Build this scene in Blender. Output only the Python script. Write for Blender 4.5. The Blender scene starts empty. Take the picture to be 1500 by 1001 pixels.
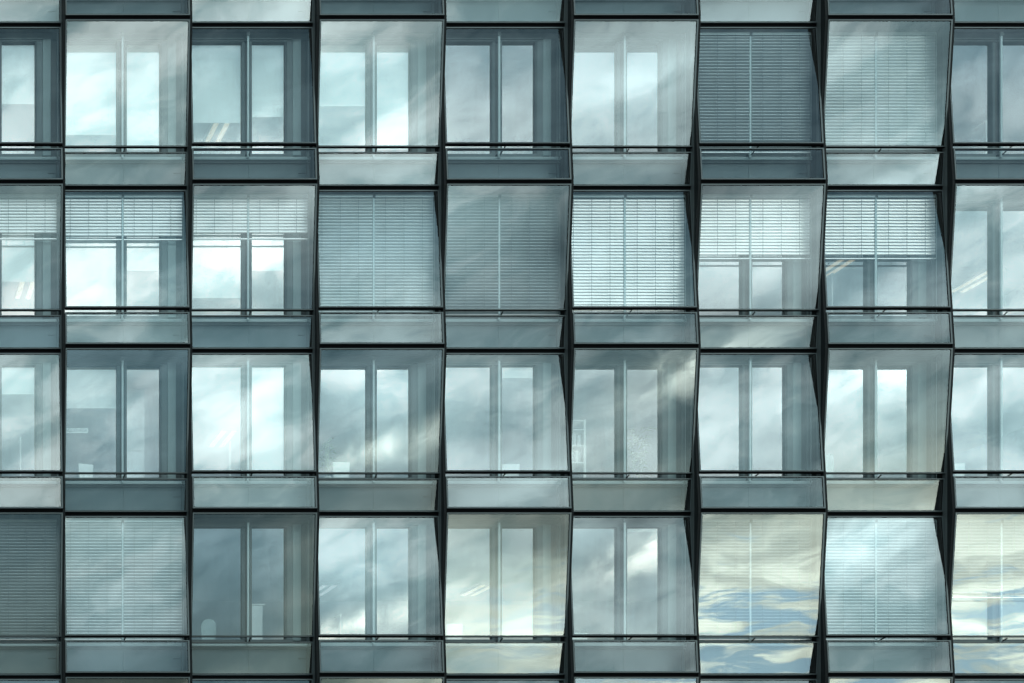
import bpy, bmesh, math, random
from mathutils import Vector
random.seed(7)
C = bpy.context.scene.collection
SC = bpy.context.scene

# ------------------------------------------------------------------ grid
S = 0.01467            # metres per facade module unit
DC = 26.0              # camera distance from the facade plane
X0, Y0 = -250.0, 1340.0
CAMZ = 1.6
PW = 185.4             # bay width (units)
PH = 239.75            # storey height (units)
A_ = 0.1105            # how far panels lean out / in
D = 0.312              # inner facade depth
ROOM = 7.0
def seam(r): return 1303.6 - PH*r            # height above camera, units
def bx(c): return 93.5 + PW*(c-1)            # left boundary of column c
def WX(u): return (u - X0)*S
def WZ(h): return CAMZ + h*S
def at(px, py, Y):
    k = 1 + Y/DC
    return Vector(((px-X0)*S*k, Y, CAMZ + (Y0-py)*S*k))
COLS = range(-1, 10); ROWS = range(-1, 5)
def leans_out(r, c): return (r + c) % 2 == 1
ROWN = {0: 'top full row', 1: 'second row from the top', 2: 'third row from the top', 3: 'lowest full row'}
COLN = ['first', 'second', 'third', 'fourth', 'fifth', 'sixth', 'seventh', 'eighth', 'ninth']

# ------------------------------------------------------------------ materials
def new_mat(name):
    m = bpy.data.materials.new(name); m.use_nodes = True
    nt = m.node_tree; nt.nodes.clear()
    out = nt.nodes.new('ShaderNodeOutputMaterial')
    return m, nt, out
def principled(name, col, rough=0.5, metal=0.0, var=0.0, scale=3.0, bump=0.0, stretch=(1,1,1), spec=0.5):
    m, nt, out = new_mat(name)
    p = nt.nodes.new('ShaderNodeBsdfPrincipled')
    p.inputs['Base Color'].default_value = (*col, 1)
    p.inputs['Roughness'].default_value = rough
    p.inputs['Metallic'].default_value = metal
    p.inputs['Specular IOR Level'].default_value = spec
    nt.links.new(p.outputs[0], out.inputs[0])
    if var or bump:
        tc = nt.nodes.new('ShaderNodeNewGeometry')
        mp = nt.nodes.new('ShaderNodeMapping'); mp.inputs['Scale'].default_value = stretch
        nz = nt.nodes.new('ShaderNodeTexNoise'); nz.inputs['Scale'].default_value = scale
        nz.inputs['Detail'].default_value = 6
        nt.links.new(tc.outputs['Position'], mp.inputs[0]); nt.links.new(mp.outputs[0], nz.inputs['Vector'])
        if var:
            mx = nt.nodes.new('ShaderNodeMix'); mx.data_type = 'RGBA'
            mx.inputs[6].default_value = (*[x*(1-var) for x in col], 1)
            mx.inputs[7].default_value = (*[min(1, x*(1+var)) for x in col], 1)
            nt.links.new(nz.outputs['Fac'], mx.inputs[0]); nt.links.new(mx.outputs[2], p.inputs['Base Color'])
        if bump:
            b = nt.nodes.new('ShaderNodeBump'); b.inputs['Strength'].default_value = bump
            nt.links.new(nz.outputs['Fac'], b.inputs['Height']); nt.links.new(b.outputs[0], p.inputs['Normal'])
    return m
def glass_front(name, r0, tint, wave=0.0, dirt=0.0, gloss=(0.85, 0.965, 0.98)):
    """coated float glass: mirror share rises with the viewing angle, the rest passes with a tint"""
    m, nt, out = new_mat(name)
    gl = nt.nodes.new('ShaderNodeBsdfGlossy'); gl.inputs['Roughness'].default_value = 0.0
    gl.inputs['Color'].default_value = (*gloss, 1)
    tr = nt.nodes.new('ShaderNodeBsdfTransparent'); tr.inputs['Color'].default_value = (*tint, 1)
    lw = nt.nodes.new('ShaderNodeLayerWeight'); lw.inputs['Blend'].default_value = 0.5
    pw = nt.nodes.new('ShaderNodeMath'); pw.operation = 'POWER'; pw.inputs[1].default_value = 4.0
    fr = nt.nodes.new('ShaderNodeMath'); fr.operation = 'MULTIPLY_ADD'; fr.inputs[1].default_value = 0.9; fr.inputs[2].default_value = 0.05
    nt.links.new(lw.outputs['Facing'], pw.inputs[0]); nt.links.new(pw.outputs[0], fr.inputs[0])
    ad = nt.nodes.new('ShaderNodeMath'); ad.operation = 'ADD'; ad.inputs[1].default_value = r0; ad.use_clamp = True
    mx = nt.nodes.new('ShaderNodeMixShader')
    nt.links.new(fr.outputs[0], ad.inputs[0]); nt.links.new(ad.outputs[0], mx.inputs[0])
    nt.links.new(tr.outputs[0], mx.inputs[1]); nt.links.new(gl.outputs[0], mx.inputs[2])
    last = mx
    geo = nt.nodes.new('ShaderNodeNewGeometry')
    if wave:
        nz = nt.nodes.new('ShaderNodeTexNoise'); nz.inputs['Scale'].default_value = 0.9
        nz.inputs['Detail'].default_value = 1.0
        oi = nt.nodes.new('ShaderNodeObjectInfo')
        ms = nt.nodes.new('ShaderNodeVectorMath'); ms.operation = 'ADD'
        sc = nt.nodes.new('ShaderNodeVectorMath'); sc.operation = 'SCALE'; sc.inputs[3].default_value = 1.7
        nt.links.new(oi.outputs['Location'], sc.inputs[0])
        nt.links.new(geo.outputs['Position'], ms.inputs[0]); nt.links.new(sc.outputs[0], ms.inputs[1])
        nt.links.new(ms.outputs[0], nz.inputs['Vector'])
        b = nt.nodes.new('ShaderNodeBump'); b.inputs['Strength'].default_value = 1.0
        b.inputs['Distance'].default_value = wave
        nt.links.new(nz.outputs['Fac'], b.inputs['Height'])
        nt.links.new(b.outputs[0], gl.inputs['Normal'])
    if dirt:
        df = nt.nodes.new('ShaderNodeBsdfDiffuse'); df.inputs['Color'].default_value = (0.62, 0.66, 0.64, 1)
        mp = nt.nodes.new('ShaderNodeMapping'); mp.inputs['Scale'].default_value = (9, 9, 0.55)
        nd = nt.nodes.new('ShaderNodeTexNoise'); nd.inputs['Scale'].default_value = 1.3; nd.inputs['Detail'].default_value = 7
        nt.links.new(geo.outputs['Position'], mp.inputs[0]); nt.links.new(mp.outputs[0], nd.inputs['Vector'])
        mr = nt.nodes.new('ShaderNodeMapRange'); mr.inputs[1].default_value = 0.45; mr.inputs[2].default_value = 0.8
        mr.inputs[3].default_value = dirt*0.25; mr.inputs[4].default_value = dirt
        nt.links.new(nd.outputs['Fac'], mr.inputs[0])
        m2 = nt.nodes.new('ShaderNodeMixShader')
        nt.links.new(mr.outputs[0], m2.inputs[0]); nt.links.new(last.outputs[0], m2.inputs[1]); nt.links.new(df.outputs[0], m2.inputs[2])
        last = m2
    nt.links.new(last.outputs[0], out.inputs[0])
    return m
def clear(name, col):
    m, nt, out = new_mat(name)
    t = nt.nodes.new('ShaderNodeBsdfTransparent'); t.inputs[0].default_value = (*col, 1)
    nt.links.new(t.outputs[0], out.inputs[0]); return m

M = {}
M['outer'] = glass_front('outer_glass', 0.07, (0.96, 0.968, 0.968), wave=0.0022, dirt=0.03)
M['lower'] = glass_front('spandrel_glass', 0.05, (0.89, 0.93, 0.94), wave=0.0022, dirt=0.03)
M['inner'] = glass_front('inner_glass', 0.20, (0.95, 0.962, 0.968), wave=0.0, gloss=(.98,.985,1.0))
M['clear'] = clear('glass_back', (0.97, 0.99, 0.98))
M['edge'] = principled('glass_edge', (0.10, 0.22, 0.20), 0.2)
M['frame'] = principled('frame_metal', (0.055, 0.070, 0.072), 0.42, 0.4, var=0.18, scale=2.0, stretch=(1,1,.4))
M['black'] = principled('black_gasket', (0.0025, 0.0027, 0.003), 0.9, spec=0.02)
M['fin'] = principled('fin_metal', (0.006, 0.0075, 0.008), 0.6, 0.0, var=0.35, scale=6, stretch=(8,8,.5), spec=0.06)
M['inframe'] = principled('inner_frame', (0.075, 0.10, 0.105), 0.5, 0.2, var=0.1, scale=2, stretch=(3,3,.4))
M['indark'] = principled('inner_groove', (0.03, 0.04, 0.043), 0.55)
M['strip'] = principled('cover_strip', (0.020, 0.026, 0.027), 0.5, 0.0)
M['panel'] = principled('inner_panel', (0.13, 0.175, 0.18), 0.38, 0.3, var=0.08, scale=3, stretch=(6,6,.3))
M['sillp'] = principled('sill_panel', (0.075, 0.105, 0.115), 0.45, 0.2, var=0.10, scale=1.2, bump=0.0)
M['ledge'] = principled('sill_ledge', (0.27, 0.33, 0.34), 0.4, 0.2)
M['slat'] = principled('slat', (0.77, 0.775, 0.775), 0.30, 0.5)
M['slat_shade'] = principled('slat_shaded', (0.27, 0.32, 0.34), 0.32, 0.45)  # white slat with the shade of turned-down blinds put into its colour
M['slat_part_shade'] = principled('slat_part_shaded', (0.35, 0.405, 0.42), 0.32, 0.45)  # same slat, a weaker shade put into its colour
M['guide'] = principled('guide_rail', (0.29, 0.36, 0.375), 0.35, 0.3)
M['cord'] = principled('cord', (0.13, 0.16, 0.17), 0.7)
M['ceiling'] = principled('ceiling_paint', (0.72, 0.76, 0.78), 0.9, var=0.03)
M['wallp'] = principled('office_wall', (0.55, 0.62, 0.66), 0.9, var=0.05)
M['carpet'] = principled('carpet', (0.20, 0.22, 0.24), 1.0, var=0.2, scale=40)
M['white'] = principled('white_paint', (0.86, 0.87, 0.86), 0.45, var=0.02)
M['greyp'] = principled('grey_plastic', (0.45, 0.48, 0.5), 0.5)
M['leaf'] = principled('leaf', (0.35, 0.46, 0.30), 0.4, var=0.3, scale=20)
M['pot'] = principled('pot', (0.6, 0.6, 0.58), 0.5)
M['fabric'] = principled('chair_fabric', (0.42, 0.5, 0.5), 0.9, var=0.1, scale=60)
M['ink'] = principled('ink', (0.16, 0.22, 0.24), 0.6)
M['concrete'] = principled('concrete', (0.22, 0.22, 0.21), 0.9, var=0.15, scale=1.0)
M['asphalt'] = principled('asphalt', (0.055, 0.056, 0.058), 0.9, var=0.25, scale=3, bump=0.1)
# roller blind cloth: part of the light comes through
m, nt, out = new_mat('blind_cloth')
a = nt.nodes.new('ShaderNodeBsdfDiffuse'); a.inputs[0].default_value = (0.90, 0.92, 0.91, 1)
b = nt.nodes.new('ShaderNodeBsdfTranslucent'); b.inputs[0].default_value = (0.85, 0.88, 0.87, 1)
mx = nt.nodes.new('ShaderNodeMixShader'); mx.inputs[0].default_value = 0.3
nt.links.new(a.outputs[0], mx.inputs[1]); nt.links.new(b.outputs[0], mx.inputs[2]); nt.links.new(mx.outputs[0], out.inputs[0])
M['cloth'] = m
m, nt, out = new_mat('lamp_tube')
e = nt.nodes.new('ShaderNodeEmission'); e.inputs[0].default_value = (1.0, 0.84, 0.56, 1); e.inputs[1].default_value = .42
nt.links.new(e.outputs[0], out.inputs[0]); M['tube'] = m
m, nt, out = new_mat('lamp_tube_white')
e = nt.nodes.new('ShaderNodeEmission'); e.inputs[0].default_value = (0.90, 0.97, 1.0, 1); e.inputs[1].default_value = .3
nt.links.new(e.outputs[0], out.inputs[0]); M['tubew'] = m

# ------------------------------------------------------------------ mesh helpers
class MB:
    def __init__(s): s.bm = bmesh.new(); s.mats = []
    def mi(s, m):
        if m not in s.mats: s.mats.append(m)
        return s.mats.index(m)
    def hexa(s, pts, m, front=None):
        """pts: 8 points, 0-3 front ring, 4-7 back ring; front: material of the face 0-3"""
        v = [s.bm.verts.new(p) for p in pts]
        fs = [(0,1,2,3), (7,6,5,4), (0,4,5,1), (1,5,6,2), (2,6,7,3), (3,7,4,0)]
        out = []
        for i, f in enumerate(fs):
            fc = s.bm.faces.new([v[j] for j in f])
            fc.material_index = s.mi(front if (i == 0 and front) else m)
            out.append(fc)
        return out
    def box(s, x0, x1, y0, y1, z0, z1, m, front=None):
        return s.hexa([(x0,y0,z0),(x1,y0,z0),(x1,y0,z1),(x0,y0,z1),(x0,y1,z0),(x1,y1,z0),(x1,y1,z1),(x0,y1,z1)], m, front)
    def tube(s, p, q, r, m, n=10):
        p, q = Vector(p), Vector(q); d = (q-p).normalized()
        a = d.orthogonal().normalized(); b = d.cross(a)
        r0, r1 = [], []
        for i in range(n):
            t = 2*math.pi*i/n; o = a*math.cos(t)*r + b*math.sin(t)*r
            r0.append(s.bm.verts.new(p+o)); r1.append(s.bm.verts.new(q+o))
        for i in range(n):
            f = s.bm.faces.new((r0[i], r0[(i+1)%n], r1[(i+1)%n], r1[i])); f.material_index = s.mi(m); f.smooth = True
        s.bm.faces.new(r0[::-1]).material_index = s.mi(m); s.bm.faces.new(r1).material_index = s.mi(m)
    def prism(s, prof, x0, x1, m):
        """profile of (y,z) points extruded along x"""
        a = [s.bm.verts.new((x0, y, z)) for y, z in prof]; b = [s.bm.verts.new((x1, y, z)) for y, z in prof]
        n = len(prof)
        for i in range(n):
            s.bm.faces.new((a[i], a[(i+1)%n], b[(i+1)%n], b[i])).material_index = s.mi(m)
        s.bm.faces.new(a[::-1]).material_index = s.mi(m); s.bm.faces.new(b).material_index = s.mi(m)
    def mesh(s, name, bevel=0.0):
        if bevel:
            bmesh.ops.bevel(s.bm, geom=list(s.bm.edges), offset=bevel, segments=1, affect='EDGES')
        bmesh.ops.recalc_face_normals(s.bm, faces=s.bm.faces)
        me = bpy.data.meshes.new(name); s.bm.to_mesh(me); s.bm.free()
        for m in s.mats: me.materials.append(m)
        return me
def link(name, me, parent=None, loc=(0,0,0)):
    o = bpy.data.objects.new(name, me); C.objects.link(o); o.location = loc
    if parent: o.parent = parent
    return o
def empty(name, loc=(0,0,0)):
    o = bpy.data.objects.new(name, None); C.objects.link(o); o.location = loc; o.empty_display_size = .2
    return o
def tag(o, label=None, cat=None, group=None, kind=None):
    if label: o['label'] = label
    if cat: o['category'] = cat
    if group: o['group'] = group
    if kind: o['kind'] = kind
    return o

# ------------------------------------------------------------------ glass panels of the outer skin (local: x from bay edge, z down from seam)
HG = 229.5
def make_panel_meshes(out_top):
    sgn = -1 if out_top else 1
    tau = math.atan(2*A_/(HG*S))*(1 if out_top else -1)
    def P(x, v, d=0.0):
        y = sgn*A_*(1 - 2*v/HG)
        # d is measured inward along the pane normal
        return (x*S, y + d*math.cos(tau), -v*S + d*math.sin(tau))
    def bar(mb, x0, x1, v0, v1, d0, d1, m, front=None):
        mb.hexa([P(x0,v1,d0),P(x1,v1,d0),P(x1,v0,d0),P(x0,v0,d0),P(x0,v1,d1),P(x1,v1,d1),P(x1,v0,d1),P(x0,v0,d1)], m, front)
    L0, L1, R1, R0 = 1.3, 3.0, 180.3, 182.6
    def ring(v0, v1, v2, v3, under=0):
        mb = MB()
        if under: bar(mb, L0+.2, R0-.2, v3, under, .004, 0.050, M['black'])
        bar(mb, L0, R0, v0, v1, -0.006, 0.060, M['frame'])
        bar(mb, L0, R0, v2, v3, -0.006, 0.060, M['frame'])
        bar(mb, L0, L1, v1, v2, -0.006, 0.060, M['frame'])
        bar(mb, R1, R0, v1, v2, -0.006, 0.060, M['frame'])
        # black gasket line inside the frame
        g = 0.55
        bar(mb, L1, R1, v1, v1+g, -0.003, 0.05, M['black'])
        bar(mb, L1, R1, v2-g*.6, v2, -0.003, 0.05, M['black'])
        bar(mb, R1-g, R1, v1+g, v2-g*.6, -0.003, 0.05, M['black'])
        bar(mb, L1, L1+g*.7, v1+g, v2-g*.6, -0.003, 0.05, M['black'])
        return mb.mesh('panel_frame')
    up = ring(-2.0, -0.2, 174.8, 176.3, 178.6 if not out_top else 176.9)
    lo = ring(183.6, 185.2, 229.6, 231.4)
    mb = MB(); bar(mb, L1+.38, R1-.55, 0.35, 174.5, 0.004, 0.016, M['clear'], M['outer']); gu = mb.mesh('upper_pane')
    mb = MB(); bar(mb, L1+.38, R1-.55, 185.75, 229.3, 0.004, 0.016, M['clear'], M['lower']); gl = mb.mesh('lower_pane')
    # dark closer shelf at the seam below the panel; sits at this panel's own bottom depth
    yb = -sgn*A_
    mb = MB(); mb.box(1.3*S, 182.6*S, yb+0.022, D-.004, -237.0*S, -232.0*S, M['black'])
    cl = mb.mesh('closer_shelf')
    # window stay at mid width
    mb = MB()
    yg = sgn*A_*(1-2*178/HG)
    mb.tube((91*S, D-0.03, -182.5*S), (90*S, yg+0.03, -178.2*S), 0.013, M['black'])
    mb.box(86.5*S, 93.5*S, D-0.06, D-0.02, -185*S, -179*S, M['black'])
    st = mb.mesh('stay_arm')
    return up, lo, gu, gl, cl, st
PM = {True: make_panel_meshes(True), False: make_panel_meshes(False)}

# ------------------------------------------------------------------ inner window wall (local coordinates as above)
def make_window_meshes():
    def b(mb, x0, x1, v0, v1, y0, y1, m): mb.box(x0*S, x1*S, y0, y1, -v1*S, -v0*S, m)
    W = {}
    mb = MB()                                   # wall infill: head, pier
    b(mb, -6, 179, -5.0, 6.0, D+.01, D+.12, M['inframe'])
    b(mb, 170.3, 179.6, 6.0, 236, D+.03, D+.12, M['indark'])
    W['head_panel'] = mb.mesh('head_panel')
    mb = MB()
    b(mb, 157.9, 170.3, 6.0, 178.5, D-.004, D+.10, M['panel'])
    W['side_panel'] = mb.mesh('side_panel', 0.004)
    mb = MB()                                   # frame with mullion
    b(mb, -6, 157.5, 6.3, 7.6, D-.045, D+.08, M['inframe'])
    b(mb, -6, 157.5, 7.6, 9.8, D-.015, D+.12, M['inframe'])
    b(mb, -6, 157.5, 177.0, 182.5, D-.03, D+.12, M['inframe'])
    b(mb, -6, 5, 9.8, 177.0, D, D+.12, M['inframe'])
    b(mb, 147, 149, 9.8, 177.0, D, D+.12, M['indark'])
    b(mb, 149, 157.5, 9.8, 177.0, D-.012, D+.12, M['inframe'])
    W['window_frame'] = mb.mesh('window_frame', 0.003)
    mb = MB()
    b(mb, 83, 87.0, 9.8, 177.0, D-.005, D+.12, M['inframe'])
    b(mb, 87.0, 93.8, 9.8, 177.0, D+.03, D+.12, M['indark'])
    b(mb, 93.8, 97.5, 9.8, 177.0, D-.005, D+.12, M['inframe'])
    W['mullion'] = mb.mesh('mullion', 0.003)
    for nm, x0, x1 in (('left', 5, 83), ('right', 97.5, 147)):
        mb = MB(); mb.box(x0*S, x1*S, D+.05, D+.07, -177*S, -9.7*S, M['clear'], M['inner'])
        W['pane_'+nm] = mb.mesh('window_pane')
    mb = MB()                                   # sill ledge and spandrel panel
    b(mb, -6, 178, 183.0, 187.5, D-.07, D+.08, M['ledge'])
    b(mb, -6, 178, 187.5, 190.5, D-.035, D+.08, M['inframe'])
    W['sill_ledge'] = mb.mesh('sill_ledge', 0.003)
    mb = MB(); b(mb, -6, 92, 190.5, 236, D-.0, D+.08, M['sillp']); b(mb, 92.3, 178, 190.5, 236, D, D+.08, M['sillp'])
    mb.tube((166*S, D-.012, -205*S), (177*S, D-.012, -205*S), .006, M['indark'], 6)
    W['sill_panel'] = mb.mesh('sill_panel')
    mb = MB()
    b(mb, 88.2, 91.0, 2.0, 186, .205, .235, M['guide']); b(mb, 178.8, 179.4, 2.0, 186, .205, .235, M['indark'])
    b(mb, 87.4, 91.8, 0.5, 6.0, .19, .25, M['inframe'])
    W['blind_guide'] = mb.mesh('blind_guide', 0.002)
    return W
WM = make_window_meshes()

bld = empty('office_building', (WX(bx(0)), 0, 0))
tag(bld, 'office building with a double skin of tilted glass panels between dark fins', 'building')
bld_off = Vector(bld.location)
ORD = COLN
for r in ROWS:
    for c in COLS:
        org = Vector((WX(bx(c)), 0, WZ(seam(r)))) - bld_off
        t = leans_out(r, c)
        up, lo, gu, gl, cl, st = PM[t]
        p = link('glass_panel', up, bld, org)
        if 0 <= r <= 3 and 0 <= c <= 8:
            p['label'] = 'glass panel %s in the %s, %s column from the left' % ('leaning out at its top' if t else 'leaning back at its top', ROWN[r], COLN[c])
        link('upper_pane', gu, p); link('lower_pane', gl, p); link('lower_frame', lo, p)
        link('closer_shelf', cl, p); link('stay_arm', st, p)
        w = link('window', WM['window_frame'], bld, org)
        link('mullion', WM['mullion'], w)
        link('window_pane', WM['pane_left'], w); link('window_pane', WM['pane_right'], w)
        link('head_panel', WM['head_panel'], w); link('side_panel', WM['side_panel'], w)
        link('sill_ledge', WM['sill_ledge'], w); link('sill_panel', WM['sill_panel'], w)
        link('blind_guide', WM['blind_guide'], w)

# fins between the columns: the front edge follows whichever neighbour stands further out
for c in range(-1, 11):
    env = []
    z_at = lambda h: WZ(h)
    for r in ROWS:
        t = leans_out(r, c)
        yl = [(A_ if t else -A_), (-A_ if t else A_)]        # column c-1 at seam top, bottom (opposite phase)
        # envelope: -A at the top, 0 in the middle, -A at the bottom
        env += [(-A_+.004, seam(r)+2), (-A_+.004, seam(r)), (.004, seam(r)-HG/2), (-A_+.004, seam(r)-HG)]
    prof = [(y, WZ(h)) for y, h in env]
    prof += [(D+.06, WZ(seam(4)-HG)), (D+.06, WZ(seam(-1)+2))]
    mb = MB()
    x = WX(bx(c)-.95) - bld_off.x
    mb.prism(prof, x-1.75*S, x+1.75*S, M['fin'])
    fin = link('side_fin', mb.mesh('side_fin'), bld)
    mb = MB(); mb.box(x-1.75*S-.004, x-1.75*S-.0005, .015, .125, WZ(seam(4)-HG), WZ(seam(-1)), M['strip'])
    link('cover_strip', mb.mesh('cover_strip'), fin)

# floors and back wall inside
xl, xr = WX(bx(-1)) - bld_off.x - .1, WX(bx(10)) - bld_off.x + .1
for r in range(-1, 6):
    zt = seam(r)
    mb = MB(); mb.box(xl, xr, D+.13, ROOM, WZ(zt-3.5), WZ(zt+6.5), M['ceiling'])
    link('floor_slab', mb.mesh('floor_slab'), bld)
    mb = MB(); mb.box(xl, xr, D+.13, ROOM, WZ(zt+6.5)+.002, WZ(zt+7.2), M['carpet'])
    link('carpet', mb.mesh('carpet'), bld)
    if r < 5:
        mb = MB(); mb.box(xl, xr, ROOM-.12, ROOM+.1, WZ(seam(r+1)+7.5), WZ(zt-3.8), M['wallp'])
        link('back_wall', mb.mesh('back_wall'), bld)
        mb = MB(); mb.box(xl, xr, D+.12, D+.36, WZ(seam(r+1)+7.5), WZ(seam(r+1)+59), M['white'])
        link('window_bench', mb.mesh('window_bench'), bld)
        for xe in (xl, xr-.12):
            mb = MB(); mb.box(xe, xe+.12, D+.14, ROOM-.13, WZ(seam(r+1)+7.5), WZ(zt-3.8), M['wallp'])
            link('end_wall', mb.mesh('end_wall'), bld)
mb = MB(); mb.box(xl, xr, .15, ROOM+.1, WZ(seam(-1)+8), WZ(seam(-1)+60), M['concrete']); link('roof_parapet', mb.mesh('roof_parapet'), bld)
mb = MB(); mb.box(xl, xr, .25, ROOM+.1, 0, WZ(seam(5)-4), M['concrete']); link('base_wall', mb.mesh('base_wall'), bld)

# ------------------------------------------------------------------ venetian blinds
def make_slats(x0, x1, v_top, v_bot, tilt, pitch=4.62, wid=0.078, jit=0.0, mat='slat'):
    mb = MB(); rnd = random.Random(int(abs(v_bot*7+tilt*10)))
    n = int((v_bot - v_top)/pitch)
    for i in range(n):
        v = v_top + pitch*(i+.5)
        a = math.radians(tilt + rnd.uniform(-jit, jit))
        ca, sa = math.cos(a), math.sin(a)
        zc = -v*S; yc = 0.22
        prof = []
        K = 4
        for k in range(K+1):
            s_ = (k/K - .5)*wid; crown = 0.0055*(1-(2*k/K-1)**2)
            # s_ runs outward->inward; positive tilt raises the outer edge, negative lowers it
            prof.append((yc + s_*ca + crown*sa*-1, zc - s_*sa - crown*ca*-1))
        rings = []
        for x in (x0*S, x1*S):
            top = [mb.bm.verts.new((x, y, z)) for y, z in prof]
            bot = [mb.bm.verts.new((x, y + .0012*sa, z - .0012*ca)) for y, z in prof]
            rings.append((top, bot))
        (ta, ba), (tb, bb) = rings
        mi = mb.mi(M[mat])
        for k in range(K):
            for f in ((ta[k], ta[k+1], tb[k+1], tb[k]), (ba[k+1], ba[k], bb[k], bb[k+1])):
                fc = mb.bm.faces.new(f); fc.material_index = mi; fc.smooth = True
        for f in ((ta[0], tb[0], bb[0], ba[0]), (tb[K], ta[K], ba[K], bb[K])):
            mb.bm.faces.new(f).material_index = mi
    return mb.mesh('slats')
def make_blind(r, c, drop, tilt, desc, jit=1.5):
    mat = {(0,6):'slat_shade', (1,4):'slat_shade', (3,0):'slat_shade', (1,3):'slat_part_shade', (3,1):'slat_part_shade', (3,6):'slat_part_shade', (3,8):'slat_part_shade', (0,7):'slat_part_shade', (3,7):'slat_part_shade'}.get((r,c), 'slat')  # blinds with tilted slats get the shaded slat copies
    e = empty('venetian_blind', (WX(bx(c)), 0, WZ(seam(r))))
    tag(e, desc, 'venetian blind', 'venetian blinds behind the glass skin')
    full = drop > 170
    mb = MB(); mb.box(4.5*S, 177.6*S, .19, .25, -5.5*S, -1.2*S, M['guide']); link('headrail', mb.mesh('headrail', .002), e)
    vb = drop - (0 if full else 5.5)
    for x0, x1 in ((4.5, 87.8), (91.4, 177.6)):
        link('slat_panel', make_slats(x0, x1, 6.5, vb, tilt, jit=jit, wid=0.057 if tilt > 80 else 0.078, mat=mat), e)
        mb = MB(); mb.box(x0*S, x1*S, .200, .240, -drop*S, -(drop-1.5)*S, M['slat']); link('bottom_rail', mb.mesh('bottom_rail', .002), e)
        for xc in ([12, 39, 66, ] if x0 < 50 else [106, 133, 160]):
            mb = MB()
            for yy in (.172, .268):
                mb.box((xc-.10)*S, (xc+.10)*S, yy-.002, yy+.002, -(drop-1)*S, -5*S, M['cord'])
            n = int((vb-6.5)/4.62)
            for i in range(n):
                v = 6.5 + 4.62*(i+1)
                mb.box((xc-.5)*S, (xc+.5)*S, .166, .172, -(v+.45)*S, -(v-.45)*S, M['cord'])
            link('ladder_cord', mb.mesh('ladder_cord'), e)
    return e
BL = [  # row, column, drop, tilt
 (0, 6, 179, 58, 'grey-looking venetian blind fully lowered behind the dark blue panel, top full row, seventh column'),
 (0, 7, 179, 66, 'fully lowered venetian blind veiled by bright cloud reflections, top full row, eighth column'),
 (1, 0, 67, 84, 'half-lowered venetian blind in the second row from the top, cut by the left picture edge'),
 (1, 1, 68, 86, 'half-lowered bright venetian blind in the second row from the top, second column from the left'),
 (1, 2, 67, 84, 'half-lowered venetian blind in the second row from the top, third column from the left'),
 (1, 3, 179, 68, 'fully lowered pale blue-grey venetian blind, second row from the top, fourth column from left'),
 (1, 4, 179, 56, 'fully lowered dark venetian blind, second row from the top, fifth column from left'),
 (1, 5, 179, 87, 'brightest white venetian blind, fully lowered, second row from the top, sixth column from the left'),
 (1, 6, 96, 84, 'venetian blind lowered past halfway, second row from the top, seventh column from left'),
 (1, 7, 96, 84, 'venetian blind lowered past halfway with yellow ceiling lamps under it, eighth column from the left'),
 (3, 0, 179, 52, 'dark fully lowered venetian blind at the lower left corner of the picture'),
 (3, 1, 179, 66, 'fully lowered venetian blind in the lowest full row, second column from the left'),
 (3, 6, 179, 48, 'fully lowered venetian blind behind cream and blue cloud reflections in the lowest full row'),
 (3, 7, 179, 72, 'fully lowered pale venetian blind in the lowest full row, eighth column from the left'),
 (3, 8, 117, 48, 'venetian blind lowered two thirds behind cloud reflections, lower right corner of the picture'),
]
for b_ in BL: make_blind(*b_)

# ------------------------------------------------------------------ roller blinds inside the windows
def roller(r, c, side, py, desc):
    x0, x1 = ((4, 84) if side == 'L' else (96.5, 148))
    Y = D + .10
    v = seam(r) - (Y0-py)*(1+Y/DC)
    e = empty('roller_blind', (WX(bx(c)), 0, WZ(seam(r))))
    tag(e, desc, 'roller blind', 'white roller blinds inside the windows')
    mb = MB(); mb.box(x0*S, x1*S, Y, Y+.003, -v*S, -7*S, M['cloth']); link('blind_cloth', mb.mesh('blind_cloth'), e)
    mb = MB(); mb.box(x0*S, x1*S, Y-.006, Y+.010, -(v+1)*S, -v*S, M['white']); link('hem_bar', mb.mesh('hem_bar', .002), e)
RB = [
 (0, 0, 'R', 152, 'white roller blind half down in the top row window at the left picture edge'),
 (0, 1, 'L', 197, 'white roller blind almost down in the left pane of the top row, second column'),
 (0, 1, 'R', 219, 'white roller blind fully down in the right pane of the top row, second column'),
 (0, 2, 'L', 179.5, 'white roller blind above two lit lamps, left pane of the top row, third column'),
 (0, 2, 'R', 171, 'white roller blind two thirds down in the right pane of the top row, third column'),
 (0, 3, 'L', 155, 'white roller blind half down in the left pane of the top row, fourth column'),
 (0, 3, 'R', 219, 'white roller blind fully down in the right pane of the top row, fourth column'),
 (1, 0, 'R', 412, 'white roller blind below the half-lowered venetian blind at the left picture edge'),
 (1, 1, 'L', 459, 'white roller blind fully down in the left pane of the second row, second column'),
 (1, 1, 'R', 396, 'white roller blind partly down in the right pane of the second row, second column'),
 (1, 2, 'L', 436, 'white roller blind almost down in the left pane of the second row, third column'),
 (1, 2, 'R', 396, 'white roller blind partly down in the right pane of the second row, third column'),
 (2, 0, 'R', 577, 'white roller blind a little way down in the third row at the left picture edge'),
 (2, 1, 'L', 597.5, 'white roller blind above the lettered sign in the third row, second column'),
 (2, 2, 'R', 694, 'white roller blind fully down in the right pane of the third row, third column'),
 (2, 4, 'R', 553, 'white roller blind only just lowered in the right pane of the third row, fifth column'),
 (3, 5, 'R', 778, 'white roller blind barely lowered in the right pane of the lowest row, sixth column'),
]
for q in RB: roller(*q)

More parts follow.
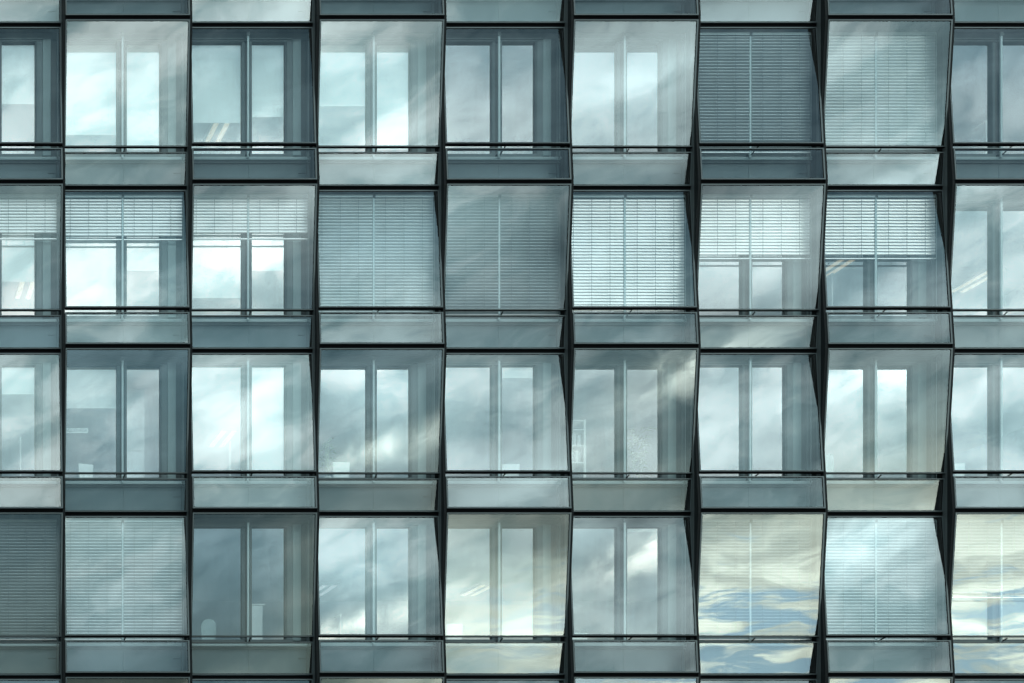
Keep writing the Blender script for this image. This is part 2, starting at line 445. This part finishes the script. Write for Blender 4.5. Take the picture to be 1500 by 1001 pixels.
# ------------------------------------------------------------------ ceiling lights: pairs of tubes running away from the facade
def ceiling_light(px, py, row, desc, warm=True):
    zc = seam(row) - 3.9
    k = zc/(Y0-py); Y = (k-1)*DC
    X = (px-X0)*S*k
    e = empty('ceiling_light', (X, Y, WZ(zc)))
    tag(e, desc, 'ceiling light', 'ceiling lights inside the offices')
    mb = MB(); mb.box(-.22, .22, -.52, .52, -.055, -.002, M['white']); link('housing', mb.mesh('housing', .004), e)
    for s_ in (-1, 1):
        mb = MB(); mb.box(s_*.13-.055, s_*.13+.055, -.5, .5, -.072, -.056, M['tube' if warm else 'tubew']); link('lamp_tube', mb.mesh('lamp_tube'), e)
for q in [
 (320, 187, 0, 'pair of lit yellow ceiling tubes below the roller blind in the top row, third column'),
 (38, 419, 1, 'pair of faint lit ceiling tubes in the second row at the left picture edge'),
 (1218, 392, 1, 'pair of bright yellow ceiling tubes under the venetian blind, second row, eighth column'),
 (1430, 409, 1, 'pair of lit ceiling tubes in the second row at the right picture edge'),
 (700, 862, 3, 'pair of lit ceiling tubes in the left pane of the lowest full row, fifth column'),
 (326, 640, 2, 'pair of pale ceiling tubes washed out by reflections in the third row, third column', False),
 (472, 862, 3, 'pale ceiling tubes at the left pane edge in the lowest full row, fourth column', False),
]: ceiling_light(*q)
# ------------------------------------------------------------------ things seen in the offices
def floor_z(row): return WZ(seam(row+1)+7.3)
def bench_z(row): return WZ(seam(row+1)+59)
def monitor(px0, px1, py, row, Y, yaw, desc):
    a_, b_ = at(px0, py, Y), at(px1, py, Y)
    e = empty('computer_monitor', ((a_.x+b_.x)/2, Y, bench_z(row)))
    e.rotation_euler.z = yaw; tag(e, desc, 'monitor', 'monitors standing at the windows')
    w = (b_.x-a_.x)/2; h = a_.z - bench_z(row)
    mb = MB(); mb.hexa([(-w*.86, 0, .07), (w*.86, 0, .07), (w, 0, h), (-w, 0, h), (-w*.86, .035, .07), (w*.86, .035, .07), (w, .035, h), (-w, .035, h)], M['white'])
    link('monitor_back', mb.mesh('monitor_back', .004), e)
    mb = MB(); mb.tube((0, .05, .01), (0, .045, h*.5), .018, M['greyp']); mb.box(-.1, .1, -.03, .10, 0.001, .012, M['greyp']); link('monitor_stand', mb.mesh('monitor_stand'), e)
monitor(114, 138, 680, 2, .52, math.radians(14), 'white monitor back behind the left pane under the lettered sign, third row')
monitor(487, 513, 677, 2, .52, 0, 'white trapezoid monitor back in the third row, fourth column')
monitor(653, 679, 914, 3, .55, math.radians(6), 'pale monitor back in the left pane of the lowest full row, fifth column')
monitor(735, 761, 680, 2, .55, math.radians(-5), 'pale monitor back in the right pane of the third row, fifth column')
monitor(1398, 1414, 679, 2, .55, 0, 'pale monitor back in the third row at the right picture edge')
monitor(194, 214, 203, 0, .50, math.radians(10), 'tilted white monitor back in the right pane of the top row, second column')

def cabinet(px0, px1, py, row, Y, desc, split=None, depth=.4, papers=False):
    a_, b_ = at(px0, py, Y), at(px1, py, Y)
    z0 = floor_z(row)
    e = empty('white_cabinet', ((a_.x+b_.x)/2, Y, z0)); tag(e, desc, 'cabinet')
    w = (b_.x-a_.x)/2; h = min(a_.z - z0, WZ(seam(row)-4.5)-z0)
    mb = MB(); mb.box(-w, w, .02, depth, .001, h, M['white']); link('carcass', mb.mesh('carcass', .004), e)
    sp = [0.02, h] if split is None else [0.02, split, split+.10, h]
    for i in range(0, len(sp), 2):
        mb = MB(); mb.box(-w+.004, w-.004, 0.0, .018, sp[i], sp[i+1]-.01, M['white']); link('door', mb.mesh('door', .003), e)
    if papers:
        mb = MB(); mb.box(-w-.02, w+.05, -.02, depth*.8, h+.001, h+.03, M['white']); link('top_board', mb.mesh('top_board', .004), e)
    return e
cabinet(364, 385, 887, 3, .80, 'tall bright white cabinet in the right pane of the lowest full row, third column', papers=True)
cabinet(180, 212, 571, 2, 1.1, 'floor to ceiling white cupboard, right pane of the third row, second column',
        split=at(200, 664, 1.1).z - floor_z(2) - .05)
cabinet(836, 861, 927, 3, .60, 'low white cabinet top at the left pane edge in the lowest full row, sixth column')

# open shelf standing across the window, third row sixth column
e = empty('open_shelf', (at(857, 615, .62).x, .62, floor_z(2)))
tag(e, 'open white shelf with folders at the left pane edge in the third row, sixth column', 'shelf')
h = at(857, 615, .62).z - floor_z(2)
for xx, yy in ((0, 0), (0, .5), (-.42, 0), (-.42, .5)):
    mb = MB(); mb.box(xx-.022, xx+.022, yy, yy+.04, 0.001, h, M['white']); link('upright', mb.mesh('upright', .003), e)
for i, zz in enumerate((.35, .8, 1.25, 1.62, 1.98)):
    if zz < h: 
        mb = MB(); mb.box(-.40, -.024, .0, .5, zz, zz+.022, M['white']); link('shelf_board', mb.mesh('shelf_board', .002), e)
mb = MB(); mb.box(-.40, -.024, .002, .5, h-.03, h-.012, M['white']); link('shelf_board', mb.mesh('shelf_board', .002), e)
rb = random.Random(3)
for zz in (1.272, 1.642, 2.002):
    x = -.38
    n = 0
    while x < -.09 and zz < h-.3:
        wf = rb.uniform(.04, .08); hf = rb.uniform(.22, .30)
        f = empty('folder', (at(857, 615, .62).x + x, .66, floor_z(2)+zz))
        mb = MB(); mb.box(0, wf-.005, 0, .25, 0.001, hf, M['white' if rb.random() < .6 else 'greyp'])
        bpy.data.objects.remove(f)
        o = link('folder', mb.mesh('folder', .003), None, (at(857, 615, .62).x + x, .64, floor_z(2)+zz))
        tag(o, 'pale folder standing in the open shelf behind the left pane, third row', 'folder', 'folders in the open shelf')
        x += wf + rb.choice((0, 0, .03)); n += 1

# thin upright posts, not lamps: they stand for the edges of desk screens
def post(px, py, row, Y, desc, w=.03):
    a_ = at(px, py, Y); z0 = bench_z(row) if Y < .66 else floor_z(row)
    o = empty('screen_post', (a_.x, Y, z0)); tag(o, desc, 'post', 'slim white upright posts in the windows')
    mb = MB(); mb.tube((0,0,.02), (0,0,a_.z-z0), w/2, M['white'], 8); link('pole', mb.mesh('pole'), o)
    mb = MB(); mb.tube((0,0,.001), (0,0,.02), .12, M['white'], 16); link('foot', mb.mesh('foot'), o)
    mb = MB(); mb.box(-w*.7, w*.7, -.02, .30, a_.z-z0, a_.z-z0+.02, M['white']); link('post_top_arm', mb.mesh('post_top_arm', .003), o)
post(337, 648, 2, .85, 'slim white upright post in the left pane of the third row, third column', .05)
post(30, 642, 2, .85, 'slim white upright post in the third row at the left picture edge')
post(1219, 402, 1, .85, 'slim white upright post under yellow tubes in the second row, eighth column', .03)
post(1445, 178, 0, .85, 'slim white upright post in the top row at the right picture edge')
post(499, 901, 3, .85, 'slim white upright post in the lowest full row, fourth column', .022)

# plants
def plant(px, py, row, Y, n, spread, desc, leafmat='leaf'):
    a_ = at(px, py, Y); z0 = bench_z(row) if Y < .66 else floor_z(row)
    e = empty('potted_plant', (a_.x, Y, z0)); tag(e, desc, 'plant')
    h = a_.z - z0; rnd = random.Random(px)
    mb = MB(); mb.tube((0,0,.001), (0,0,.16), .09, M['pot'], 16); link('pot', mb.mesh('pot'), e)
    mb = MB()
    for i in range(5):
        mb.tube((rnd.uniform(-.03,.03), rnd.uniform(-.03,.03), .14), (rnd.uniform(-.5,.5)*spread, rnd.uniform(-.3,.3)*spread, h*rnd.uniform(.7, .95)), .006, M['leaf'], 5)
    link('stem', mb.mesh('stem'), e)
    mb = MB()
    for i in range(n):
        t = rnd.uniform(.35, 1); z = h*t
        r_ = spread*(.35+.65*math.sin(t*2.6)); an = rnd.uniform(0, 6.28)
        p0 = Vector((math.cos(an)*r_*.15, math.sin(an)*r_*.15, z - .08)); L_ = rnd.uniform(.12, .26)*(1+spread*2.2)
        d = Vector((math.cos(an), math.sin(an), rnd.uniform(.1, .7))).normalized()
        sd = d.cross(Vector((0,0,1))).normalized()*L_*.13
        q = p0 + d*L_*.55; tip = p0 + d*L_ + Vector((0,0,-L_*.35))
        vs = [mb.bm.verts.new(x_) for x_ in (p0, q-sd, tip, q+sd)]
        mb.bm.faces.new((vs[0], vs[1], vs[3])).material_index = mb.mi(M['leaf']); mb.bm.faces.new((vs[1], vs[2], vs[3])).material_index = 0
    link('leaves', mb.mesh('leaves'), e)
plant(479, 640, 2, .55, 40, .10, 'small leafy plant at the left pane edge in the third row, fourth column')
plant(930, 622, 2, .95, 70, .42, 'large faint spreading plant in the right pane of the third row, sixth column')

# high-backed chairs
def chair(px, py, row, Y, w, desc):
    a_ = at(px, py, Y); z0 = floor_z(row); h = a_.z - z0
    e = empty('office_chair', (a_.x, Y, z0)); tag(e, desc, 'chair', 'round-backed chairs')
    mb = MB(); n = 14
    prof = [(-w*.8, .55), (w*.8, .55)] + [(w*math.cos(math.pi*i/n), h - w + w*math.sin(math.pi*i/n)) for i in range(n+1)]
    f = [mb.bm.verts.new((x, -.03, z)) for x, z in prof]; bk = [mb.bm.verts.new((x, .03, z)) for x, z in prof]
    k = len(prof)
    for i in range(k): mb.bm.faces.new((f[i], f[(i+1)%k], bk[(i+1)%k], bk[i])).material_index = mb.mi(M['fabric'])
    mb.bm.faces.new(f); mb.bm.faces.new(bk[::-1]); link('backrest', mb.mesh('backrest', .012), e)
    mb = MB(); mb.box(-.25, .25, .04, .52, .42, .50, M['fabric']); link('seat', mb.mesh('seat', .02), e)
    mb = MB(); mb.tube((0,.28,.08), (0,.28,.42), .03, M['greyp']); link('column', mb.mesh('column'), e)
    mb = MB()
    for i in range(5):
        t = 2*math.pi*i/5; mb.tube((0,.28,.08), (.3*math.cos(t), .28+.3*math.sin(t), .03), .018, M['greyp'], 6)
    link('foot_star', mb.mesh('foot_star'), e)
chair(305, 907, 3, .78, .17, 'chair with rounded high back, left pane of the lowest full row, third column')
chair(1213, 665, 2, .78, .10, 'pale round-headed chair at the left pane edge in the third row, eighth column')

# lettered strip
a_, b_ = at(91, 627.5, D+.09), at(129, 634.5, D+.09)
e = empty('lettered_sign', ((a_.x+b_.x)/2, D+.09, (a_.z+b_.z)/2)); tag(e, 'narrow white sign with grey capital letters behind the left pane, third row, second column', 'sign')
mb = MB(); w = (b_.x-a_.x)/2; hh = (a_.z-b_.z)/2
mb.box(-w, w, 0, .004, -hh, hh, M['white']); link('sign_board', mb.mesh('sign_board'), e)
tcu = bpy.data.curves.new('lettering', 'FONT'); tcu.body = 'CWGOESVEGA'; tcu.align_x = 'RIGHT'; tcu.align_y = 'CENTER'
tcu.size = hh*2.05; tcu.extrude = .0005; tcu.space_character = .80; tcu.materials.append(M['ink'])
tmp = bpy.data.objects.new('lettering', tcu); C.objects.link(tmp); bpy.context.view_layer.update()
lm = bpy.data.meshes.new_from_object(tmp); bpy.data.objects.remove(tmp); to = link('lettering', lm); to.parent = e; to.location = (w-.012, -.003, 0.0); to.rotation_euler = (math.pi/2, 0, 0)
to.scale = (.92, 1, 1)

# ------------------------------------------------------------------ ground
mb = MB(); mb.box(-600, 700, -900, 300, -.5, -.004, M['asphalt']); tag(link('ground', mb.mesh('ground')), kind='structure')
mb = MB(); mb.box(-60, 90, -4.5, .2, 0, .12, M['concrete']); tag(link('pavement', mb.mesh('pavement')), kind='structure')

# ------------------------------------------------------------------ sky
SUN_EL, SUN_AZ = math.radians(22), math.radians(75)     # azimuth from +Y toward +X
w = bpy.data.worlds.new('World'); SC.world = w; w.use_nodes = True
nt = w.node_tree; nt.nodes.clear(); N = nt.nodes.new; Lk = nt.links.new
out = N('ShaderNodeOutputWorld'); bg = N('ShaderNodeBackground'); bg.inputs[1].default_value = 0.1; Lk(bg.outputs[0], out.inputs[0])
sky = N('ShaderNodeTexSky'); sky.sky_type = 'NISHITA'; sky.sun_disc = False; sky.sun_elevation = SUN_EL; sky.sun_rotation = SUN_AZ
sky.air_density = 1.0; sky.dust_density = 1.5
tc = N('ShaderNodeTexCoord'); sep = N('ShaderNodeSeparateXYZ'); Lk(tc.outputs['Generated'], sep.inputs[0])
def math_(op, a, b=None, clamp=False, c=None):
    n = N('ShaderNodeMath'); n.operation = op; n.use_clamp = clamp
    for i, x in enumerate((a, b, c)):
        if x is None: continue
        if isinstance(x, (int, float)): n.inputs[i].default_value = x
        else: Lk(x, n.inputs[i])
    return n.outputs[0]
yy = math_('MAXIMUM', math_('ABSOLUTE', sep.outputs[1]), 0.15)
U = math_('DIVIDE', sep.outputs[0], yy); V = math_('DIVIDE', sep.outputs[2], yy)
Vc = math_('MAXIMUM', V, 0.0)
def comb(x, y, z=0.0):
    n = N('ShaderNodeCombineXYZ')
    for i, q in enumerate((x, y, z)):
        if isinstance(q, (int, float)): n.inputs[i].default_value = q
        else: Lk(q, n.inputs[i])
    return n.outputs[0]
def noise(vec, scale, detail=6, rough=.55, dist=0.0):
    n = N('ShaderNodeTexNoise'); n.inputs['Scale'].default_value = scale; n.inputs['Detail'].default_value = detail
    n.inputs['Roughness'].default_value = rough; n.inputs['Distortion'].default_value = dist
    Lk(vec, n.inputs['Vector']); return n.outputs['Fac']
def ramp(fac, stops, interp='B_SPLINE'):
    n = N('ShaderNodeValToRGB'); n.color_ramp.interpolation = interp; Lk(fac, n.inputs[0])
    e = n.color_ramp.elements
    while len(e) > 1: e.remove(e[-1])
    e[0].position = stops[0][0]; e[0].color = (*stops[0][1], 1)
    for p_, c_ in stops[1:]:
        q = e.new(p_); q.color = (*c_, 1)
    return n.outputs['Color']
def mixc(f, a, b):
    n = N('ShaderNodeMix'); n.data_type = 'RGBA'
    for s_, q in ((0, f), (6, a), (7, b)):
        if isinstance(q, (int, float)): n.inputs[s_].default_value = q
        elif isinstance(q, tuple): n.inputs[s_].default_value = (*q, 1)
        else: Lk(q, n.inputs[s_])
    return n.outputs[2]
def smooth(x, a, b, lo=0.0, hi=1.0):
    n = N('ShaderNodeMapRange'); n.interpolation_type = 'SMOOTHSTEP'; Lk(x, n.inputs[0])
    n.inputs[1].default_value = a; n.inputs[2].default_value = b; n.inputs[3].default_value = lo; n.inputs[4].default_value = hi
    return n.outputs[0]
# cloud decks by height over the horizon; wobble the height with slow noise so the decks are ragged
slow = noise(comb(U, math_('MULTIPLY', V, 1.6), 3.1), 2.1, 3, .5)
Vw = math_('ADD', Vc, math_('MULTIPLY', math_('SUBTRACT', slow, .5), 0.16))
K = 0.14                                                    # ramp colours are radiance * K
VM = 0.5
def g(L, t): return tuple(L*K*x for x in t)
def deck(stops): return ramp(math_('MULTIPLY', Vw, VM), [(p*VM, g(L, t)) for p, L, t in stops])
warm, cool, blue, green, cream = (.98,1.01,.97), (.855,.985,.985), (.57,.88,1.0), (.72,.98,.96), (1.05,1.06,.88)
left = deck([(0.0,.3,cream), (.07,.22,green), (.16,.25,green), (.25,.85,blue), (.33,1.0,blue), (.38,1.1,cool), (.44,2.1,cool),
             (.52,2.75,warm), (.60,2.8,cool), (.68,2.5,cool), (.74,1.3,blue), (.79,.45,blue), (.83,.27,blue), (1.0,.40,blue), (1.3,1.8,cool), (1.9,3.2,cool)])
right = deck([(0.0,2.6,cream), (.06,4.8,cream), (.13,6.2,cream), (.19,2.0,cream), (.26,1.1,green), (.33,1.5,cool), (.42,2.2,cool),
              (.50,2.2,cool), (.57,2.2,cool), (.66,1.9,cool), (.74,1.1,blue), (.79,.45,blue), (.83,.27,blue), (1.0,.40,blue), (1.3,1.8,cool), (1.9,3.2,cool)])
base = mixc(smooth(U, .31, .66), left, right)
# streaky cloud texture, streaks rising to the right
ang = math.radians(24)
Ur = math_('ADD', math_('MULTIPLY', U, math.cos(ang)), math_('MULTIPLY', V, math.sin(ang)))
Vr = math_('SUBTRACT', math_('MULTIPLY', V, math.cos(ang)), math_('MULTIPLY', U, math.sin(ang)))
wv = comb(Ur, math_('MULTIPLY', Vr, 2.6), 0.7)
n1 = noise(wv, 4.2, 9, .52, .35)
n2 = noise(comb(Ur, math_('MULTIPLY', Vr, 2.0), 5.0), 17.0, 10, .62, .5)
nn = math_('ADD', math_('MULTIPLY', n1, .56), math_('MULTIPLY', n2, .44))
modl = smooth(nn, .39, .62, .62, 1.48)
# sharper, flatter streaks near the horizon with blue gaps
n3 = noise(comb(math_('MULTIPLY', U, 2.3), math_('SUBTRACT', math_('MULTIPLY', V, 15.0), U), 2.0), 5.5, 10, .60, .5)
gap = smooth(math_('ADD', n3, smooth(V, .12, .16, 0, .16)), .42, .57)
lowmask = math_('MULTIPLY', smooth(Vw, .24, .13), smooth(U, .40, .70))
UV = comb(U, V)
def gauss(u, v, su, sv, an):
    mp = N('ShaderNodeMapping'); mp.vector_type = 'TEXTURE'; Lk(UV, mp.inputs[0])
    mp.inputs['Location'].default_value = (u, v, 0); mp.inputs['Rotation'].default_value = (0, 0, an); mp.inputs['Scale'].default_value = (su*2.2, sv*2.2, 1)
    gt = N('ShaderNodeTexGradient'); gt.gradient_type = 'QUADRATIC_SPHERE'; Lk(mp.outputs[0], gt.inputs[0])
    return gt.outputs['Fac']
shade = None
for (u_, v_, su_, sv_, an_, am_) in [(.56,.17,.07,.035,.1,-.7), (.56,.39,.06,.05,.1,-.75), (.665,.436,.06,.018,.1,-.6), (.665,.25,.07,.05,.5,-.6),
        (.874,.64,.10,.08,.2,-.5), (.351,.37,.06,.035,.1,-.45), (.351,.57,.06,.06,.3,.8), (.455,.43,.06,.06,.4,.8), (.455,.49,.06,.04,.4,.1),
        (.874,.44,.08,.05,.5,.2), (.246,.41,.05,.05,.5,.5), (.88,.46,.08,.02,.5,.5), (.77,.494,.06,.02,.05,-.6), (.5,.348,.45,.014,.02,-.45),
        (.246,.436,.05,.018,.1,-.45), (.665,.643,.05,.018,.1,-.5), (.455,.2,.06,.02,.1,-.7), (.665,.195,.06,.018,.1,-.6), (.665,.41,.06,.04,.2,-.3), (.70,.475,.05,.035,.9,-.55), (.66,.525,.07,.012,.3,.9), (.87,.535,.08,.025,.3,-.45), (.90,.455,.06,.018,.6,.7), (.49,.51,.04,.05,1.0,-.35), (.77,.40,.07,.035,.6,-.3), (.80,.425,.05,.010,.5,.7)]:
    t_ = math_('MULTIPLY_ADD', gauss(u_, v_, su_, sv_, an_), am_, c=1.0); shade = t_ if shade is None else math_('MULTIPLY', shade, t_)
cl = N('ShaderNodeVectorMath'); cl.operation = 'SCALE'; Lk(base, cl.inputs[0]); Lk(modl, cl.inputs[3])
skyb = N('ShaderNodeVectorMath'); skyb.operation = 'SCALE'; Lk(sky.outputs[0], skyb.inputs[0]); skyb.inputs[3].default_value = .55*K*.1
lowb = N('ShaderNodeVectorMath'); lowb.operation = 'SCALE'; Lk(base, lowb.inputs[0]); Lk(smooth(noise(comb(math_('MULTIPLY', U, 2.0), math_('MULTIPLY', V, 6.0), 9.0), 6.0, 9, .60, .9), .36, .64, .62, 1.22), lowb.inputs[3])
lowcol = mixc(gap, g(3.0, (.58,.86,1.05)), lowb.outputs[0])
tn = N('ShaderNodeVectorMath'); tn.operation = 'MULTIPLY'; Lk(cl.outputs[0], tn.inputs[0]); Lk(mixc(smooth(modl, .55, 1.25), (.78, .97, .99), (1.0, 1.0, .99)), tn.inputs[1])
c0 = mixc(lowmask, tn.outputs[0], lowcol)
c1n = N('ShaderNodeVectorMath'); c1n.operation = 'SCALE'; Lk(c0, c1n.inputs[0]); Lk(shade, c1n.inputs[3]); c1 = c1n.outputs[0]
# bright cloud edges (glints)
def blob(u, v, su, sv, an, amp):
    e_ = gauss(u, v, su, sv, an)
    return math_('MULTIPLY', math_('MULTIPLY', e_, amp*K), smooth(n2, .35, .62, .3, 1.3))
bl = None
for q in [(.435,.240,.055,.010,.30,4.5), (.50,.262,.05,.012,.3,1.0), (.69,.305,.05,.014,.35,5.5), (.70,.195,.05,.010,.3,3), (.32,.055,.03,.010,.3,2),
          (.56,.10,.09,.012,.05,.8), (.18,.45,.10,.04,.5,.5)]:
    x_ = blob(*q); bl = x_ if bl is None else math_('ADD', bl, x_)
addb = N('ShaderNodeVectorMath'); addb.operation = 'SCALE'; addb.inputs[0].default_value = (1.0, 1.0, .86); Lk(bl, addb.inputs[3])
add = N('ShaderNodeVectorMath'); add.operation = 'ADD'; Lk(c1, add.inputs[0]); Lk(addb.outputs[0], add.inputs[1])
# thin clear-sky share everywhere
add2 = N('ShaderNodeVectorMath'); add2.operation = 'ADD'; Lk(add.outputs[0], add2.inputs[0]); Lk(skyb.outputs[0], add2.inputs[1])
sc_ = N('ShaderNodeVectorMath'); sc_.operation = 'SCALE'; Lk(add2.outputs[0], sc_.inputs[0]); sc_.inputs[3].default_value = 10.8/K
Lk(sc_.outputs[0], bg.inputs[0])

sd = bpy.data.lights.new('sun', 'SUN'); sd.energy = 0.8; sd.angle = math.radians(10); sd.color = (1, .95, .88)
so = bpy.data.objects.new('sun', sd); C.objects.link(so); so.location = (30, 10, 60)
dv = Vector((math.cos(SUN_EL)*math.sin(SUN_AZ), math.cos(SUN_EL)*math.cos(SUN_AZ), math.sin(SUN_EL)))
so.rotation_euler = dv.to_track_quat('Z', 'Y').to_euler()

# ------------------------------------------------------------------ camera
cd = bpy.data.cameras.new('camera'); cam = bpy.data.objects.new('camera', cd); C.objects.link(cam)
cam.location = (0, -DC, CAMZ); cam.rotation_euler = (math.pi/2, 0, 0)
cd.sensor_width = 36; cd.lens = 36*DC/(1500*S)
cd.shift_x = (750-X0)/1500; cd.shift_y = (Y0-500.5)/1500
cd.clip_end = 3000; cd.clip_start = .1
SC.camera = cam
SC.render.engine = 'CYCLES'
SC.cycles.max_bounces = 9; SC.cycles.diffuse_bounces = 3; SC.cycles.glossy_bounces = 6
SC.cycles.transparent_max_bounces = 24; SC.cycles.sample_clamp_indirect = 6
SC.cycles.use_denoising = True
SC.view_settings.view_transform = 'Standard'; SC.view_settings.look = 'None'
SC.view_settings.exposure = 0.0; SC.view_settings.gamma = 1.0
